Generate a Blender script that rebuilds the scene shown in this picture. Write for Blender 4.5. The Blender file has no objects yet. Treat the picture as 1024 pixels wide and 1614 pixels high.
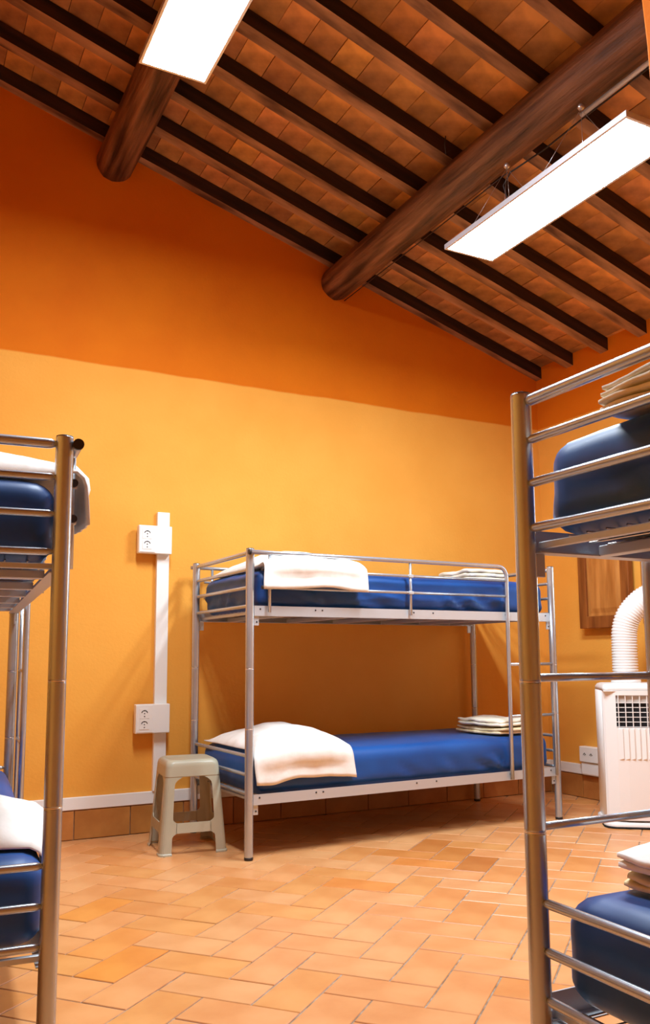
import bpy, bmesh, math, random
from mathutils import Vector, Matrix, Euler, noise
random.seed(7)
SC = bpy.context.scene
COL = SC.collection
PI = math.pi

# ------------------------------------------------------------------ camera
CAM = Vector((-1.58744, -3.94058, 0.95744))
RW = ((0.8844136607, -0.4666499546, -0.0070920107),
      (0.0500515399, 0.1099460907, -0.9926765337),
      (0.4640121982, 0.8775817210, 0.1205943734))
FPX, PX, PY = 1345.18, 532.735, 873.542
cd = bpy.data.cameras.new('camera')
cam = bpy.data.objects.new('camera', cd)
COL.objects.link(cam)
r, d, f = [Vector(v) for v in RW]
cam.matrix_world = Matrix(((r.x, -d.x, -f.x, CAM.x), (r.y, -d.y, -f.y, CAM.y), (r.z, -d.z, -f.z, CAM.z), (0, 0, 0, 1)))
cd.sensor_fit = 'HORIZONTAL'
cd.sensor_width = 36
cd.lens = FPX / 1024 * 36
cd.shift_x = (512 - PX) / 1024
cd.shift_y = (PY - 807) / 1024
cd.clip_start = 0.05
SC.camera = cam

# ------------------------------------------------------------------ exposure, sky
SC.view_settings.view_transform = 'Standard'
SC.view_settings.look = 'None'
SC.view_settings.gamma = 1
SC.view_settings.use_curve_mapping = False
SC.view_settings.exposure = 2.6
LAMP = 15.0
w = bpy.data.worlds.new('sky')
SC.world = w
w.use_nodes = True
wn = w.node_tree
sky = wn.nodes.new('ShaderNodeTexSky')
sky.sky_type = 'NISHITA'
sky.sun_elevation = math.radians(38)
sky.sun_rotation = math.radians(200)
sky.sun_disc = False
wn.links.new(sky.outputs[0], wn.nodes['Background'].inputs[0])
wn.nodes['Background'].inputs[1].default_value = 0.25

# ------------------------------------------------------------------ materials
def mat(name, col, rough=0.5, metal=0.0, **kw):
    m = bpy.data.materials.new(name)
    m.use_nodes = True
    b = m.node_tree.nodes['Principled BSDF']
    b.inputs['Base Color'].default_value = (*col, 1)
    b.inputs['Roughness'].default_value = rough
    b.inputs['Metallic'].default_value = metal
    for k, v in kw.items():
        b.inputs[k.replace('_', ' ')].default_value = v
    return m

def nodes(m):
    return m.node_tree, m.node_tree.nodes['Principled BSDF']

def add_noise(m, scale, lo, hi, stretch=(1, 1, 1), detail=6, bump=0.0, bumpd=0.01, coord='Object', pos=(0.35, 0.65), mult=False):
    """mix the base colour between lo and hi with a noise; optional bump"""
    t, b = nodes(m)
    tc = t.nodes.new('ShaderNodeTexCoord')
    mp = t.nodes.new('ShaderNodeMapping')
    mp.inputs['Scale'].default_value = stretch
    nz = t.nodes.new('ShaderNodeTexNoise')
    nz.inputs['Scale'].default_value = scale
    nz.inputs['Detail'].default_value = detail
    t.links.new(tc.outputs[coord], mp.inputs[0])
    t.links.new(mp.outputs[0], nz.inputs[0])
    cr = t.nodes.new('ShaderNodeValToRGB')
    cr.color_ramp.elements[0].position = pos[0]
    cr.color_ramp.elements[1].position = pos[1]
    cr.color_ramp.elements[0].color = (*lo, 1)
    cr.color_ramp.elements[1].color = (*hi, 1)
    t.links.new(nz.outputs[0], cr.inputs[0])
    out = cr.outputs[0]
    if mult:
        oi = t.nodes.new('ShaderNodeObjectInfo')
        mx = t.nodes.new('ShaderNodeMix')
        mx.data_type = 'RGBA'
        mx.blend_type = 'MULTIPLY'
        mx.inputs[0].default_value = 1
        t.links.new(out, mx.inputs[6])
        t.links.new(oi.outputs['Color'], mx.inputs[7])
        out = mx.outputs[2]
    t.links.new(out, b.inputs['Base Color'])
    if bump:
        bp = t.nodes.new('ShaderNodeBump')
        bp.inputs['Strength'].default_value = bump
        bp.inputs['Distance'].default_value = bumpd
        t.links.new(nz.outputs[0], bp.inputs['Height'])
        t.links.new(bp.outputs[0], b.inputs['Normal'])
    return m

# wall: two-tone orange paint, the lighter tone up to a hand painted line at 2.65 m
def wall_material():
    m = mat('orange_wall_paint', (0.8, 0.3, 0.03), 0.8, Specular_IOR_Level=0.2)
    t, b = nodes(m)
    tc = t.nodes.new('ShaderNodeTexCoord')
    sep = t.nodes.new('ShaderNodeSeparateXYZ')
    t.links.new(tc.outputs['Object'], sep.inputs[0])
    nz = t.nodes.new('ShaderNodeTexNoise'); nz.inputs['Scale'].default_value = 3.0; nz.inputs['Detail'].default_value = 5
    t.links.new(tc.outputs['Object'], nz.inputs[0])
    ma = t.nodes.new('ShaderNodeMath'); ma.operation = 'MULTIPLY_ADD'
    ma.inputs[1].default_value = 0.022
    t.links.new(nz.outputs[0], ma.inputs[0]); t.links.new(sep.outputs[2], ma.inputs[2])
    mr = t.nodes.new('ShaderNodeMapRange')
    mr.inputs[1].default_value = 2.653; mr.inputs[2].default_value = 2.664
    t.links.new(ma.outputs[0], mr.inputs[0])
    nb = t.nodes.new('ShaderNodeTexNoise'); nb.inputs['Scale'].default_value = 2.2; nb.inputs['Detail'].default_value = 8
    t.links.new(tc.outputs['Object'], nb.inputs[0])
    def ramp(a, c):
        cr = t.nodes.new('ShaderNodeValToRGB')
        cr.color_ramp.elements[0].position = 0.3; cr.color_ramp.elements[1].position = 0.7
        cr.color_ramp.elements[0].color = (*a, 1); cr.color_ramp.elements[1].color = (*c, 1)
        t.links.new(nb.outputs[0], cr.inputs[0]); return cr
    lo = ramp(WALL_LO[0], WALL_LO[1])
    hi = ramp(WALL_HI[0], WALL_HI[1])
    mx = t.nodes.new('ShaderNodeMix'); mx.data_type = 'RGBA'
    t.links.new(mr.outputs[0], mx.inputs[0]); t.links.new(lo.outputs[0], mx.inputs[6]); t.links.new(hi.outputs[0], mx.inputs[7])
    t.links.new(mx.outputs[2], b.inputs['Base Color'])
    fine = t.nodes.new('ShaderNodeTexNoise'); fine.inputs['Scale'].default_value = 60; fine.inputs['Detail'].default_value = 6
    t.links.new(tc.outputs['Object'], fine.inputs[0])
    bp = t.nodes.new('ShaderNodeBump'); bp.inputs['Strength'].default_value = 0.12; bp.inputs['Distance'].default_value = 0.01
    t.links.new(fine.outputs[0], bp.inputs['Height']); t.links.new(bp.outputs[0], b.inputs['Normal'])
    return m
WALL_LO = ((0.80, 0.345, 0.05), (0.85, 0.39, 0.065))
WALL_HI = ((0.66, 0.15, 0.002), (0.72, 0.185, 0.003))
M = {}
M['wall'] = wall_material()
M['tile'] = add_noise(mat('terracotta_floor_tile', (0.7, 0.3, 0.1), 0.33, Specular_IOR_Level=0.55), 5.0,
                      (0.66, 0.295, 0.105), (0.76, 0.395, 0.165), detail=7, bump=0.10, bumpd=0.01, mult=True)
M['grout'] = add_noise(mat('floor_grout', (0.2, 0.15, 0.1), 0.9), 30, (0.20, 0.13, 0.08), (0.42, 0.33, 0.25))
M['skirt_tile'] = add_noise(mat('terracotta_skirting_tile', (0.5, 0.18, 0.06), 0.35), 6.0,
                            (0.44, 0.16, 0.035), (0.60, 0.25, 0.06), detail=7, bump=0.1, mult=True)
M['roof_tile'] = add_noise(mat('roof_terracotta_tile', (0.5, 0.2, 0.1), 0.8), 4.0,
                           (0.20, 0.075, 0.022), (0.95, 0.44, 0.11), detail=10, bump=0.8, bumpd=0.015, pos=(0.28, 0.58), mult=True)
M['mortar'] = mat('roof_mortar', (0.10, 0.06, 0.04), 0.95)
M['rafter'] = add_noise(mat('dark_rafter_wood', (0.04, 0.015, 0.01), 0.6), 9, (0.010, 0.003, 0.002), (0.045, 0.014, 0.007),
                        stretch=(0.25, 3, 3), bump=0.4)
M['rafter_under'] = add_noise(mat('patchy_rafter_underside', (0.1, 0.05, 0.02), 0.7), 3.2, (0.09, 0.036, 0.015), (0.52, 0.27, 0.12), stretch=(0.8, 3, 3), detail=10, bump=0.5, pos=(0.33, 0.66))  # lighter, patchy brown for the bottom faces; the sides stay dark
M['log'] = add_noise(mat('brown_log_wood', (0.15, 0.06, 0.03), 0.5), 8.5, (0.030, 0.010, 0.004), (0.27, 0.115, 0.050),
                     stretch=(2.6, 0.22, 2.6), detail=9, bump=0.9, bumpd=0.03, pos=(0.32, 0.66))
M['steel'] = add_noise(mat('brushed_silver_paint', (0.55, 0.5, 0.46), 0.27, 0.72), 3, (0.47, 0.51, 0.56), (0.55, 0.59, 0.64),
                       stretch=(1, 1, 1), detail=4)
M['steel_flat'] = mat('silver_rail_paint', (0.56, 0.59, 0.62), 0.42, 0.45)
M['black'] = mat('black_plastic', (0.02, 0.014, 0.014), 0.5)
M['joint'] = mat('bright_joint_ring', (0.8, 0.76, 0.7), 0.25, 0.9)
M['sheet'] = add_noise(mat('blue_satin_sheet', (0.01, 0.08, 0.3), 0.46, Sheen_Weight=0.25, Sheen_Roughness=0.35),
                       2.5, (0.002, 0.045, 0.21), (0.004, 0.075, 0.31), bump=0.0)
M['sheet'].node_tree.nodes['Principled BSDF'].inputs['Sheen Tint'].default_value = (0.3, 0.6, 1, 1)
M['pillow'] = add_noise(mat('white_pillowcase', (0.86, 0.83, 0.78), 0.85), 14, (0.84, 0.81, 0.75), (0.92, 0.90, 0.86), bump=0.15, bumpd=0.02)
M['linen'] = add_noise(mat('cream_linen', (0.85, 0.78, 0.62), 0.9), 18, (0.82, 0.74, 0.56), (0.92, 0.86, 0.72), bump=0.25, bumpd=0.02)
M['blanket'] = add_noise(mat('yellowish_blanket', (0.8, 0.66, 0.38), 0.9), 18, (0.72, 0.56, 0.28), (0.88, 0.76, 0.5), bump=0.25, bumpd=0.02)
M['white'] = mat('white_plastic', (0.88, 0.86, 0.82), 0.35)
M['ac'] = mat('white_appliance_plastic', (0.86, 0.85, 0.83), 0.3)
M['hole'] = mat('dark_opening', (0.01, 0.01, 0.012), 0.8)
M['stool'] = add_noise(mat('greige_plastic', (0.42, 0.36, 0.24), 0.34), 4, (0.42, 0.385, 0.275), (0.49, 0.45, 0.33))
M['wood'] = add_noise(mat('varnished_shutter_wood', (0.4, 0.15, 0.04), 0.35), 6, (0.36, 0.12, 0.022), (0.60, 0.25, 0.06),
                      stretch=(3, 3, 0.35), detail=8, bump=0.2)
M['wood_dark'] = add_noise(mat('dark_shutter_wood', (0.3, 0.1, 0.03), 0.35), 6, (0.17, 0.045, 0.010), (0.34, 0.105, 0.022), stretch=(3, 3, 0.35), detail=8, bump=0.2)
M['alu'] = mat('lamp_aluminium', (0.78, 0.76, 0.80), 0.35, 0.6)
M['wire'] = mat('steel_wire', (0.7, 0.68, 0.66), 0.3, 0.9)
M['frame_white'] = mat('white_window_frame', (0.85, 0.84, 0.82), 0.4)
gl = mat('window_glass', (1, 1, 1), 0.02, Transmission_Weight=1.0, IOR=1.45)
M['glass'] = gl
em = bpy.data.materials.new('lamp_diffuser'); em.use_nodes = True
t = em.node_tree
bs = t.nodes['Principled BSDF']
bs.inputs['Base Color'].default_value = (0.9, 0.9, 0.9, 1)
bs.inputs['Emission Color'].default_value = (0.88, 1.0, 1.09, 1)
bs.inputs['Emission Strength'].default_value = LAMP
M['lamp'] = em

# ------------------------------------------------------------------ mesh helpers
class MB:
    def __init__(s): s.v = []; s.f = []; s.sm = []
    def add(s, vs, fs, smooth=False):
        n = len(s.v); s.v += [tuple(v) for v in vs]
        s.f += [tuple(i + n for i in fc) for fc in fs]; s.sm += [smooth] * len(fs); return s
    def box(s, x0, x1, y0, y1, z0, z1, b=0.0):
        if b:
            bm = bmesh.new(); bmesh.ops.create_cube(bm, size=1)
            for v in bm.verts:
                v.co = Vector(((x0 + x1) / 2 + v.co.x * (x1 - x0), (y0 + y1) / 2 + v.co.y * (y1 - y0), (z0 + z1) / 2 + v.co.z * (z1 - z0)))
            bmesh.ops.bevel(bm, geom=bm.edges[:], offset=b, segments=2, profile=0.5, affect='EDGES')
            bm.verts.index_update()
            s.add([v.co for v in bm.verts], [[v.index for v in fc.verts] for fc in bm.faces]); bm.free(); return s
        vs = [(x, y, z) for x in (x0, x1) for y in (y0, y1) for z in (z0, z1)]
        return s.add(vs, [(0, 1, 3, 2), (4, 6, 7, 5), (0, 4, 5, 1), (2, 3, 7, 6), (0, 2, 6, 4), (1, 5, 7, 3)])
    def tube(s, pts, r, n=12, cap=True, rfun=None):
        pts = [Vector(p) for p in pts]
        rings = []
        up = None
        for i, p in enumerate(pts):
            a = pts[max(i - 1, 0)]; b = pts[min(i + 1, len(pts) - 1)]
            tg = (b - a).normalized()
            if up is None:
                up = Vector((0, 0, 1)) if abs(tg.z) < 0.9 else Vector((1, 0, 0))
            sx = tg.cross(up)
            if sx.length < 1e-6: sx = tg.orthogonal()
            sx.normalize(); up = sx.cross(tg).normalized()
            rr = r if not rfun else rfun(i)
            rings.append([p + (sx * math.cos(2 * PI * k / n) + up * math.sin(2 * PI * k / n)) * rr for k in range(n)])
        vs = [v for rg in rings for v in rg]
        fs = [(i * n + k, i * n + (k + 1) % n, (i + 1) * n + (k + 1) % n, (i + 1) * n + k) for i in range(len(pts) - 1) for k in range(n)]
        s.add(vs, fs, True)
        if cap:
            m = len(s.v) - len(vs)
            s.f.append(tuple(m + k for k in reversed(range(n)))); s.sm.append(False)
            e = m + (len(pts) - 1) * n
            s.f.append(tuple(e + k for k in range(n))); s.sm.append(False)
        return s
    def lathe(s, prof, c=(0, 0, 0), n=20):
        """prof: list of (r, z)"""
        vs = [(c[0] + r_ * math.cos(2 * PI * k / n), c[1] + r_ * math.sin(2 * PI * k / n), c[2] + z) for r_, z in prof for k in range(n)]
        fs = [(i * n + k, i * n + (k + 1) % n, (i + 1) * n + (k + 1) % n, (i + 1) * n + k) for i in range(len(prof) - 1) for k in range(n)]
        m = len(s.v)
        s.add(vs, fs, True)
        s.f.append(tuple(m + k for k in reversed(range(n)))); s.sm.append(False)
        e = m + (len(prof) - 1) * n
        s.f.append(tuple(e + k for k in range(n))); s.sm.append(False)
        return s
    def mesh(s, name, m):
        me = bpy.data.meshes.new(name)
        me.from_pydata(s.v, [], s.f)
        me.polygons.foreach_set('use_smooth', s.sm)
        if m is not None: me.materials.append(m)
        me.update()
        return me
    def build(s, name, m, parent=None, loc=(0, 0, 0), rot=(0, 0, 0)):
        return link(name, s.mesh(name, m), parent, loc, rot)

def link(name, data, parent=None, loc=(0, 0, 0), rot=(0, 0, 0)):
    o = bpy.data.objects.new(name, data)
    COL.objects.link(o)
    o.location = loc; o.rotation_euler = rot
    if parent: o.parent = parent
    return o

def tag(o, label=None, cat=None, group=None, kind=None):
    if label: o['label'] = label
    if cat: o['category'] = cat
    if group: o['group'] = group
    if kind: o['kind'] = kind
    return o
def empty(name, loc, rz=0, **k):
    o = link(name, None, None, loc, (0, 0, rz)); o.empty_display_size = 0.1
    return tag(o, **k)
def copy_tree(o, parent=None):
    c = o.copy(); COL.objects.link(c)
    if parent: c.parent = parent
    for ch in list(o.children): copy_tree(ch, c)
    return c

def arc(cx, cz, r_, a0, a1, n, y):
    return [(cx + r_ * math.cos(a0 + (a1 - a0) * i / n), y, cz + r_ * math.sin(a0 + (a1 - a0) * i / n)) for i in range(n + 1)]

# ------------------------------------------------------------------ the room
XR, XL, YB, YF = 2.68, -2.35, 0.898, -5.4      # right, left, back wall planes, rear of the hall behind the camera
SL = 0.2987                                    # roof slope
def zr(x): return 3.037 + SL * (2.66 - x)      # underside of the rafters
ANG = math.atan(SL)
RH = 0.088                                     # rafter depth
def gable(x0, x1): return [(x0, 0), (x1, 0), (x1, zr(x1) + RH + .02), (x0, zr(x0) + RH + .02)]

g = gable(XL - .3, XR + .3)
mb = MB()
mb.add([(x, YB, z) for x, z in g] + [(x, YB + .3, z) for x, z in g], [(0, 1, 2, 3), (7, 6, 5, 4), (0, 4, 5, 1), (1, 5, 6, 2), (2, 6, 7, 3), (3, 7, 4, 0)])
tag(mb.build('wall_back', M['wall']), kind='structure')
mb = MB()
mb.add([(x, YF, z) for x, z in g] + [(x, YF - .3, z) for x, z in g], [(3, 2, 1, 0), (4, 5, 6, 7), (0, 1, 5, 4), (1, 2, 6, 5), (2, 3, 7, 6), (3, 0, 4, 7)])
tag(mb.build('wall_front', M['wall']), kind='structure')
tag(MB().box(XL - .3, XL, YF, YB, 0, zr(XL) + RH + .02).build('wall_left', M['wall']), kind='structure')
WY0, WY1, WZ0, WZ1 = -1.05, -0.09, 1.16, 2.25   # window opening in the right wall
mb = MB()
zt = zr(XR) + RH + .02
mb.box(XR, XR + .35, YF, WY0, 0, zt); mb.box(XR, XR + .35, WY1, YB, 0, zt)
mb.box(XR, XR + .35, WY0, WY1, 0, WZ0); mb.box(XR, XR + .35, WY0, WY1, WZ1, zt)
tag(mb.build('wall_right', M['wall']), kind='structure')

# plastered pillar beside the right bunk bed, flaring towards the roof
PY1 = YF
def pillar():
    zs = [0, .6, 1.2, 1.8, 2.3, 2.56, 2.66, 2.77, 2.91, 3.05, 3.2, 3.35, 3.5, 3.72]
    xl = [.34, .34, .34, .34, .337, .333, .329, .325, .313, .298, .275, .245, .21, .15]
    mb = MB(); vs = []; b = .012
    for z, x in zip(zs, xl):
        x2, y0, y1 = .96 - x, -2.53, -2.30
        z_ = [min(z, zr(q) + RH) for q in (x, x2)]
        vs += [(x + b, y0, z_[0]), (x2 - b, y0, z_[1]), (x2, y0 + b, z_[1]), (x2, y1 - b, z_[1]), (x2 - b, y1, z_[1]), (x + b, y1, z_[0]), (x, y1 - b, z_[0]), (x, y0 + b, z_[0])]
    n = 8
    fs = [(i * n + k, i * n + (k + 1) % n, (i + 1) * n + (k + 1) % n, (i + 1) * n + k) for i in range(len(zs) - 1) for k in range(n)]
    fs += [tuple(reversed(range(n))), tuple((len(zs) - 1) * n + k for k in range(n))]
    mb.add(vs, fs)
    tag(mb.build('pillar', M['wall']), 'orange plastered pillar edge at the top right corner, before the log beam', 'pillar')
pillar()

# floor: mortar bed plus herringbone tiles laid at 45 degrees to the walls
floor = tag(MB().box(XL - .3, XR + .3, YF - .3, YB + .3, -.12, -.003).build('floor', M['grout']), kind='structure')
U = 0.1525
TROT = -math.radians(49.5333)
TO = Vector((-0.62007, -1.38777))
ca, sa = math.cos(TROT), math.sin(TROT)
def t2w(X, Y): return (TO.x + (ca * X - sa * Y) * U, TO.y + (sa * X + ca * Y) * U)
def project(p):
    q = Vector(p) - CAM
    z = q.dot(f)
    if z < .05: return None
    return (PX + FPX * q.dot(r) / z, PY + FPX * q.dot(d) / z, z)
def floor_hit(x, y):
    v = r * ((x - PX) / FPX) + d * ((y - PY) / FPX) + f
    return CAM + v * (-CAM.z / v.z)
gp = 0.0026
def brick_mb(lx, ly, h=.012, bv=.0018):
    mb = MB()
    a, b_ = lx / 2, ly / 2
    vs = []
    for z, k in ((-h, 0), (-bv, 0), (0, bv)):
        vs += [(-a + k, -b_ + k, z), (a - k, -b_ + k, z), (a - k, b_ - k, z), (-a + k, b_ - k, z)]
    fs = [(8, 9, 10, 11)]
    for l in (0, 4):
        for k in range(4):
            fs.append((l + k, l + (k + 1) % 4, l + 4 + (k + 1) % 4, l + 4 + k))
    mb.add(vs, fs)
    return mb
tile_mb = brick_mb(U - 2 * gp, 2 * U - 2 * gp)
tile_me = tile_mb.mesh('floor_tile', M['tile'])
cands = []
for k in range(-40, 41):
    for m in range(-30, 31):
        a0, b0 = -k + 2 * m, k + 2 * m
        for typ in (0, 1):
            if typ == 0: X, Y, rt = b0 + .5, a0 + 1, 0
            else: X, Y, rt = b0 + 2, a0 + 1.5, PI / 2
            x, y = t2w(X, Y)
            if not (XL - .1 < x < XR + .13 and YF + .05 < y < YB + .13): continue
            # keep whole outline inside the walls
            q = project((x, y, 0))
            vis = q is not None and -60 < q[0] < 1084 and q[1] < 1690
            cands.append((0 if vis else 1, q[2] if q else 99, x, y, TROT + rt))
cands.sort()
special = {}
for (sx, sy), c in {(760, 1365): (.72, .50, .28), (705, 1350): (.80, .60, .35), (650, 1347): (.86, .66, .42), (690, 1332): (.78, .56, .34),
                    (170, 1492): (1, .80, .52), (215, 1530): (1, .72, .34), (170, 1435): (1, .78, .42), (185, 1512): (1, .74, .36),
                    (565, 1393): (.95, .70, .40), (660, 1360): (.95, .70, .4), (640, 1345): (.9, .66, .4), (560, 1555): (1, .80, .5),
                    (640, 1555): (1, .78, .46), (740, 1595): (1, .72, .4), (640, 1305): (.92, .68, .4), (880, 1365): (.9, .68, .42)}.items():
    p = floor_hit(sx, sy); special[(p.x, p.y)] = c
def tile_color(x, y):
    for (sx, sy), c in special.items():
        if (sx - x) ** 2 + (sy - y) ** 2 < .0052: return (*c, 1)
    u_ = random.random()
    if u_ < .14: c = (.93, .78, .60)
    elif u_ < .45: c = (1, .96, .95)
    elif u_ < .55: c = (.97, .86, .66)
    else: c = (1, .90, .84)
    j = random.uniform(.94, 1)
    return (c[0] * j, c[1] * j, c[2] * j, 1)
rest = MB()
for i, (vis, dist, x, y, rt) in enumerate(cands):
    dz = random.uniform(-.0006, .0006)
    if i < 300 and not vis:
        vis = 1
    if i < 300 and not (vis == 1 and cands[i][0] == 1):
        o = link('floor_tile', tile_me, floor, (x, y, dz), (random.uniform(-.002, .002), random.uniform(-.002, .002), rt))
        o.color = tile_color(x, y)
    else:
        c_, s_ = math.cos(rt), math.sin(rt)
        rest.add([(x + c_ * v[0] - s_ * v[1], y + s_ * v[0] + c_ * v[1], v[2] + dz) for v in tile_mb.v], tile_mb.f)
o = rest.build('floor_tile', M['tile'], floor); o.color = (1, .9, .82, 1)
tag(o, kind='stuff')

# ceiling: roof slab, terracotta roof tiles, rafters
ceiling = MB()
x0, x1 = XL - .3, XR + .3
zz = lambda x: zr(x) + RH + .024
ceiling.add([(x0, YF - .3, zz(x0)), (x1, YF - .3, zz(x1)), (x1, YB + .3, zz(x1)), (x0, YB + .3, zz(x0)),
             (x0, YF - .3, zz(x0) + .15), (x1, YF - .3, zz(x1) + .15), (x1, YB + .3, zz(x1) + .15), (x0, YB + .3, zz(x0) + .15)],
            [(3, 2, 1, 0), (4, 5, 6, 7), (0, 1, 5, 4), (1, 2, 6, 5), (2, 3, 7, 6), (3, 0, 4, 7)])
ceiling = tag(ceiling.build('ceiling', M['mortar']), kind='structure')
RSP, RW_ = 0.3372, 0.07
def rafter_y(k): return 0.838 - RSP * k          # camera-side edge of rafter k
Lr = (XR + .02 - (XL - .02)) / math.cos(ANG)
xm = (XR + XL) / 2
for k in range(18):
    y0 = rafter_y(k)
    if y0 < YF: break
    mb = MB()
    n = 24
    vs = []
    for i in range(n + 1):
        lx = -Lr / 2 + Lr * i / n
        j = lambda s_: noise.noise(Vector((lx * 1.1, k * 3.7, s_))) * .005
        yb = min(y0 + RW_, YB + .02)
        vs += [(lx, y0 + j(0), j(1)), (lx, yb + (j(2) if k else 0), j(3)), (lx, yb, RH * math.cos(ANG)), (lx, y0 + j(5), RH * math.cos(ANG))]
    fs = [(i * 4 + a, (i + 1) * 4 + a, (i + 1) * 4 + (a + 1) % 4, i * 4 + (a + 1) % 4) for i in range(n) for a in range(4)] + [(0, 1, 2, 3), (n * 4 + 3, n * 4 + 2, n * 4 + 1, n * 4)]
    mb.add(vs, fs)
    ro = mb.build('rafter', M['rafter'], ceiling, (xm, 0, zr(xm)), (0, ANG, 0))
    ro.data.materials.append(M['rafter_under'])
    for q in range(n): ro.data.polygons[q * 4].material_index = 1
TS = 0.1500
rt_mb = brick_mb(TS - .002, RSP - .006, .020, .0015)
rt_mb.v = [(a, b_, -c) for a, b_, c in rt_mb.v]; rt_mb.f = [tuple(reversed(q)) for q in rt_mb.f]
rt_me = rt_mb.mesh('roof_tile', M['roof_tile'])
tl = []
nrow = 17
for k in range(nrow):
    yc = rafter_y(k) + RW_ / 2 - RSP / 2
    off = random.uniform(-.06, .06)
    s = -Lr / 2 + .1 + off
    while s < Lr / 2 + .08:
        x = xm + s * math.cos(ANG); z = zr(xm) + RH + .002 - s * math.sin(ANG)
        q = project((x, yc, z))
        vis = q is not None and -40 < q[0] < 1064 and -40 < q[1] < 640
        tl.append((0 if vis else 1, q[2] if q else 99, x, yc, z))
        s += TS
tl.sort()
rest = MB(); cnt = 0
for vis, dd, x, y, z in tl:
    dz = random.uniform(0, .004)
    if vis == 0 and cnt < 300:
        o = link('roof_tile', rt_me, ceiling, (x, y, z + dz), (random.uniform(-.006, .006), ANG + random.uniform(-.01, .01), random.uniform(-.006, .006)))
        j = random.uniform(.62, 1.0)
        u_ = random.random()
        o.color = (j, j * random.uniform(.86, 1.0), j * random.uniform(.75, 1.05), 1) if u_ > .12 else (j * .7, j * .62, j * .55, 1)
        cnt += 1
    else:
        c_, s_ = math.cos(ANG), math.sin(ANG)
        rest.add([(x + c_ * v[0] + s_ * v[2], y + v[1], z + dz - s_ * v[0] + c_ * v[2]) for v in rt_mb.v], rt_mb.f)
if rest.v:
    o = rest.build('roof_tile', M['roof_tile'], ceiling); o.color = (.9, .85, .8, 1); tag(o, kind='stuff')

# terracotta skirting tiles
def skirting(name, horiz, a0, a1, plane):
    root = tag(MB().box(*( (a0, a1, plane - .004, plane, 0, .152) if horiz else (plane - .004, plane, a0, a1, 0, .152))).build(name, M['grout']), kind='structure')
    mb = MB().box(-.149, .149, -.006, .006, -.0745, .0745, .002)
    me = mb.mesh('skirting_tile', M['skirt_tile'])
    p = a1 - .155 if horiz else a1 - .17
    while p > a0 + .14:
        loc = (p, plane - .009, .078) if horiz else (plane - .009, p, .078)
        o = link('skirting_tile', me, root, loc, (0, 0, 0 if horiz else PI / 2))
        j = random.uniform(.8, 1.05); o.color = (j, j * random.uniform(.9, 1.05), j, 1)
        p -= .302
skirting('baseboard_back', True, XL, XR, YB)
skirting('baseboard_right', False, PY1, YB - .02, XR)

# window in the right wall with its wooden shutter folded back on the wall
win = tag(MB().box(XR + .20, XR + .22, WY0, WY1, WZ0, WZ0 + .001).build('window_1', M['frame_white']), kind='structure')
mb = MB()
fw = .055
mb.box(XR + .14, XR + .20, WY0, WY0 + fw, WZ0, WZ1); mb.box(XR + .14, XR + .20, WY1 - fw, WY1, WZ0, WZ1)
mb.box(XR + .14, XR + .20, WY0 + fw, WY1 - fw, WZ0, WZ0 + fw); mb.box(XR + .14, XR + .20, WY0 + fw, WY1 - fw, WZ1 - fw, WZ1)
mb.box(XR + .145, XR + .195, (WY0 + WY1) / 2 - .04, (WY0 + WY1) / 2 + .04, WZ0 + fw, WZ1 - fw)
mb.build('window_frame', M['frame_white'], win)
MB().box(XR + .165, XR + .171, WY0 + fw, (WY0 + WY1) / 2 - .04, WZ0 + fw, WZ1 - fw).build('window_pane', M['glass'], win)
MB().box(XR + .165, XR + .171, (WY0 + WY1) / 2 + .04, WY1 - fw, WZ0 + fw, WZ1 - fw).build('window_pane', M['glass'], win)
MB().box(XR - .03, XR + .14, WY0 - .03, WY1 + .03, WZ0 - .03, WZ0, .004).build('window_sill', M['frame_white'], win)
mb = MB(); mb.box(XR - .022, XR - .001, WY1 + .001, WY1 + .05, WZ0, WZ1, .004).box(XR - .03, XR - .022, WY1 + .015, WY1 + .035, WZ0, WZ1, .003)
mb.build('architrave', M['wood'], win)
sh = MB().box(-.008, .008, .05, .40, .08, 1.04).build('shutter', M['wood'], win, (XR - .045, 0.02, 1.144))
S0, S1, SH = 0.0, .45, 1.10
for (a, b_, c, e) in ((S0, S0 + .07, 0, SH), (S1 - .07, S1, 0, SH)):
    MB().box(-.024, .018, a, b_, c, e, .004).build('stile', M['wood_dark'], sh)
for c in (0, .52, SH - .08):
    MB().box(-.0238, .0178, S0 + .069, S1 - .069, c, c + .08, .003).build('shutter_rail', M['wood_dark'], sh)
for c, e in ((.095, .505), (.615, SH - .095)):
    mb = MB(); a, b_ = S0 + .085, S1 - .085
    vs = [(-.007, a, c), (-.007, b_, c), (-.007, b_, e), (-.007, a, e), (-.016, a + .035, c + .035), (-.016, b_ - .035, c + .035), (-.016, b_ - .035, e - .035), (-.016, a + .035, e - .035)]
    mb.add(vs, [(4, 5, 6, 7), (0, 1, 5, 4), (1, 2, 6, 5), (2, 3, 7, 6), (3, 0, 4, 7)])
    mb.build('raised_panel', M['wood'], sh)

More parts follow.
